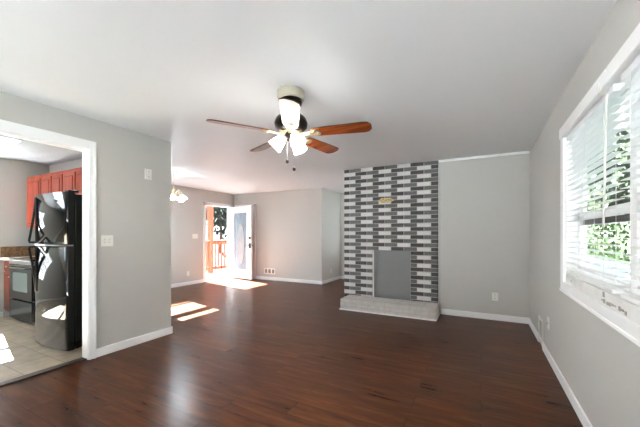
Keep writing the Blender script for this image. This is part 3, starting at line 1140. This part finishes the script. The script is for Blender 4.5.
def fridge_handle(par, za, zb, zfar):
    """bar that leaves the door at za and bows out until zb next to the door gap"""
    x = RX0 + .10
    yd = RY - .017
    pts = []
    for k in range(11):
        u = k / 10
        pts.append((x - .028 * u ** 1.3, yd - .05 * u ** 1.3, za + (zb - za) * u))
    pts.append((x - .028, yd - .047, zfar))
    pts.append((x + .01, yd + .01, zfar))
    b = MB()
    b.tube(pts, .012, 8)
    b.tube([(x + .015, yd - .004, za), (x + .02, yd - .006, zfar)], .008, 8)
    return b.build('handle', BLACKM, par)


fridge_handle(up, 1.69, 1.19, 1.17)
fridge_handle(lo_, .60, 1.10, 1.118)
MB().box(-4.13, -4.075, RY - .026, RY - .010, 1.628, 1.642, 0, .003).build('badge', CHROME, up)
b = MB()
b.box(RX1 - .10, RX1 - .02, RY + .02, RY + .12, 1.7215, 1.74, 0, .006)
b.build('hinge_cover', BLACKM, fr)
b = MB()
b.box(RX0 + .02, RX1 - .02, RY + .071, RY + .0745, .015, .04)
b.build('toe_grille', BLACKM, fr)
for xx in (RX0 + .07, RX1 - .07):
    MB().lathe([(0, .004), (.022, .004), (.022, .02), (.012, .024), (.012, .041), (0, .041)], Matrix.Translation((xx, RY + .12, 0)), 12).build('foot', BLACKM, fr)

# kitchen ceiling light
kl = thing('ceiling_light', 'lit rectangular fluorescent light on the kitchen ceiling', 'ceiling light', (-5.30, 1.05, 2.425))
b = MB()
b.box(-5.575, -5.025, .44, 1.675, 2.412, 2.4279, 0, .004)
b.build('housing', WHITE, kl)
MB().box(-5.565, -5.035, .45, 1.665, 2.404, 2.4125, 0, .003).build('diffuser', PANELLIT, kl)

# ------------------------------------------------------------------ outside
def leaf_cloud(b, c, rad, n, size, mi=0):
    t = bmesh.new()
    for k in range(n):
        while True:
            v = Vector((random.uniform(-1, 1), random.uniform(-1, 1), random.uniform(-1, 1)))
            if v.length <= 1:
                break
        p = Vector(c) + Vector((v.x * rad[0], v.y * rad[1], v.z * rad[2]))
        R = Euler((random.uniform(0, 6), random.uniform(0, 6), random.uniform(0, 6))).to_matrix()
        s = size * random.uniform(.6, 1.3)
        vs = [t.verts.new(p + R @ Vector(q)) for q in ((-s, -s * .5, 0), (s * .2, -s * .6, .1 * s), (s, 0, 0), (s * .2, s * .6, .1 * s), (-s, s * .5, 0))]
        t.faces.new(vs)
    b.merge(t, mi)


def tree(name, label, cat, x, y, z, h, crown, leafm, n=900, size=.16, group=None, trunk=.14):
    r = thing(name, label, cat, (x, y, z), group)
    b = MB()
    b.tube([(x, y, z - .1), (x + .1, y, z + h * .3), (x - .05, y + .1, z + h * .6), (x, y, z + h * .9)], [trunk, trunk * .8, trunk * .5, trunk * .2], 8)
    for k in range(5):
        a = k * 1.3
        zz = z + h * (.35 + .1 * k)
        b.tube([(x, y, zz), (x + math.cos(a) * crown[0] * .6, y + math.sin(a) * crown[1] * .6, zz + h * .15)], [trunk * .35, trunk * .1], 6)
    b.build('trunk', BARK, r)
    b = MB()
    for k in range(6):
        a = k * 2.1
        leaf_cloud(b, (x + math.cos(a) * crown[0] * .4, y + math.sin(a) * crown[1] * .4, z + h * (.5 + .08 * k)), (crown[0] * .65, crown[1] * .65, crown[2] * .5), n // 6, size)
    b.build('foliage', leafm, r)
    return r


def slope(name, x0, x1, y0, y1, zf, m, nx=24, ny=24):
    t = bmesh.new()
    g = [[t.verts.new((x0 + (x1 - x0) * i / nx, y0 + (y1 - y0) * j / ny, zf(x0 + (x1 - x0) * i / nx, y0 + (y1 - y0) * j / ny))) for j in range(ny + 1)] for i in range(nx + 1)]
    for i in range(nx):
        for j in range(ny):
            t.faces.new((g[i][j], g[i + 1][j], g[i + 1][j + 1], g[i][j + 1]))
    bmesh.ops.recalc_face_normals(t, faces=t.faces)
    b = MB()
    b.merge(t)
    return b.build(name, m, kind='structure')


def hz(x, y):
    return -1.0 + max(0, -x - 10) * .26 + .12 * math.sin(x * 1.3 + y * .7)


slope('ground_hill', -40, -6.7, -12, 40, hz, HILLM)
slope('ground_lawn', .80, 40, -3.2, 90, lambda x, y: -.6 + max(0, x - 9) * .10 + .05 * math.sin(x + y), LAWN)
slope('ground_drive', 4.6, 7.6, -2.5, 88, lambda x, y: -.5, ASPH, 2, 12)
slope('ground_rear', -40, 40, -40, -12.0, lambda x, y: -.3, LAWN, 4, 4)
MB().box(-9, 6, -12.2, YREAR - .14, -.2, -.05).build('added_bounce_patio', BOUNCE, kind='structure')  # unseen slab added to bounce sunlight up onto the ceiling
MB().box(-6.4, 0.7, YH + .13, YH + 8, -.2, -.05).build('added_north_ground', HILLM, kind='structure')  # ground slab added outside the made-up hall window

MB().box(-8.15, XL - .135, 4.9, 9.2, -.16, -.03).build('deck', DECKW, kind='structure')
dr_ = struct_root('deck_roof', (-7.4, 6.3, 2.6))
MB().box(-8.1, XL - .135, 4.9, 7.75, 2.60, 2.68).build('roof_slab', WHITE, dr_)
rl = thing('deck_railing', 'orange stained deck railing with balusters and tall post beyond the open door', 'railing', (-8.0, 7.0, -.03))
MB().box(-8.06, -7.93, 5.0, 9.15, 1.03, 1.068, 0, .006).build('cap_rail', REDRAIL, rl)
MB().box(-8.02, -7.98, 5.0, 9.15, .93, 1.03, 0, .004).build('top_rail', REDRAIL, rl)
MB().box(-8.02, -7.98, 5.0, 9.15, .08, .18, 0, .004).build('bottom_rail', REDRAIL, rl)
y = 5.06
while y < 9.1:
    if abs(y - 7.42) > .1:
        MB().box(-7.98, -7.94, y - .02, y + .02, .06, 1.03, 0, .003).build('baluster', REDRAIL, rl)
    y += .128
MB().box(-8.07, -7.93, 7.35, 7.49, -.03, 2.595, 0, .005).build('post', REDRAIL, rl)

for x, y, h, cr, lab in ((-14.5, 14.2, 3.6, (1.5, 1.5, 1.6), 'nearest grey green tree beyond the deck, right of the tall post'),
                         (-20.2, 18.8, 4.2, (1.6, 1.6, 1.9), 'grey green tree upslope just beside the tall deck post'),
                         (-24.0, 24.6, 5.0, (1.9, 1.9, 2.1), 'farthest grey green tree upslope, next to the open door edge')):
    tree('tree', lab, 'tree', x, y, hz(x, y), h, cr, LEAFD, 420, .15, 'trees beyond the deck')
hedge = thing('hedge', 'long clipped green hedge across the lawn outside the right window', 'hedge', (9.4, 36, -.6))
b = MB()
for k in range(30):
    leaf_cloud(b, (9.4 + random.uniform(-.2, .2), 19 + k * 1.15, .75), (.8, 1.0, 1.35 + random.uniform(-.1, .2)), 300, .17)
    b.lathe([(0, -.7), (.55, -.65), (.72, .2), (.68, 1.2), (.4, 1.75), (0, 1.9)], Matrix.Translation((9.5, 19 + k * 1.15, 0)), 10)
b.build('foliage', LEAFG, hedge)
for x, y, h, lab in ((12.6, 42, 9.5, 'nearest tall green tree behind the hedge, at right in the window'),
                     (14.0, 56, 11.0, 'tall green tree behind the hedge, second of three in the window'),
                     (12.6, 66, 11.5, 'farthest tall green tree behind the hedge, at the window left edge')):
    tree('tree', lab, 'tree', x, y, .2, h, (3.0, 4.2, 5.0), LEAFG, 4200, .36, 'trees beyond the window', .25)
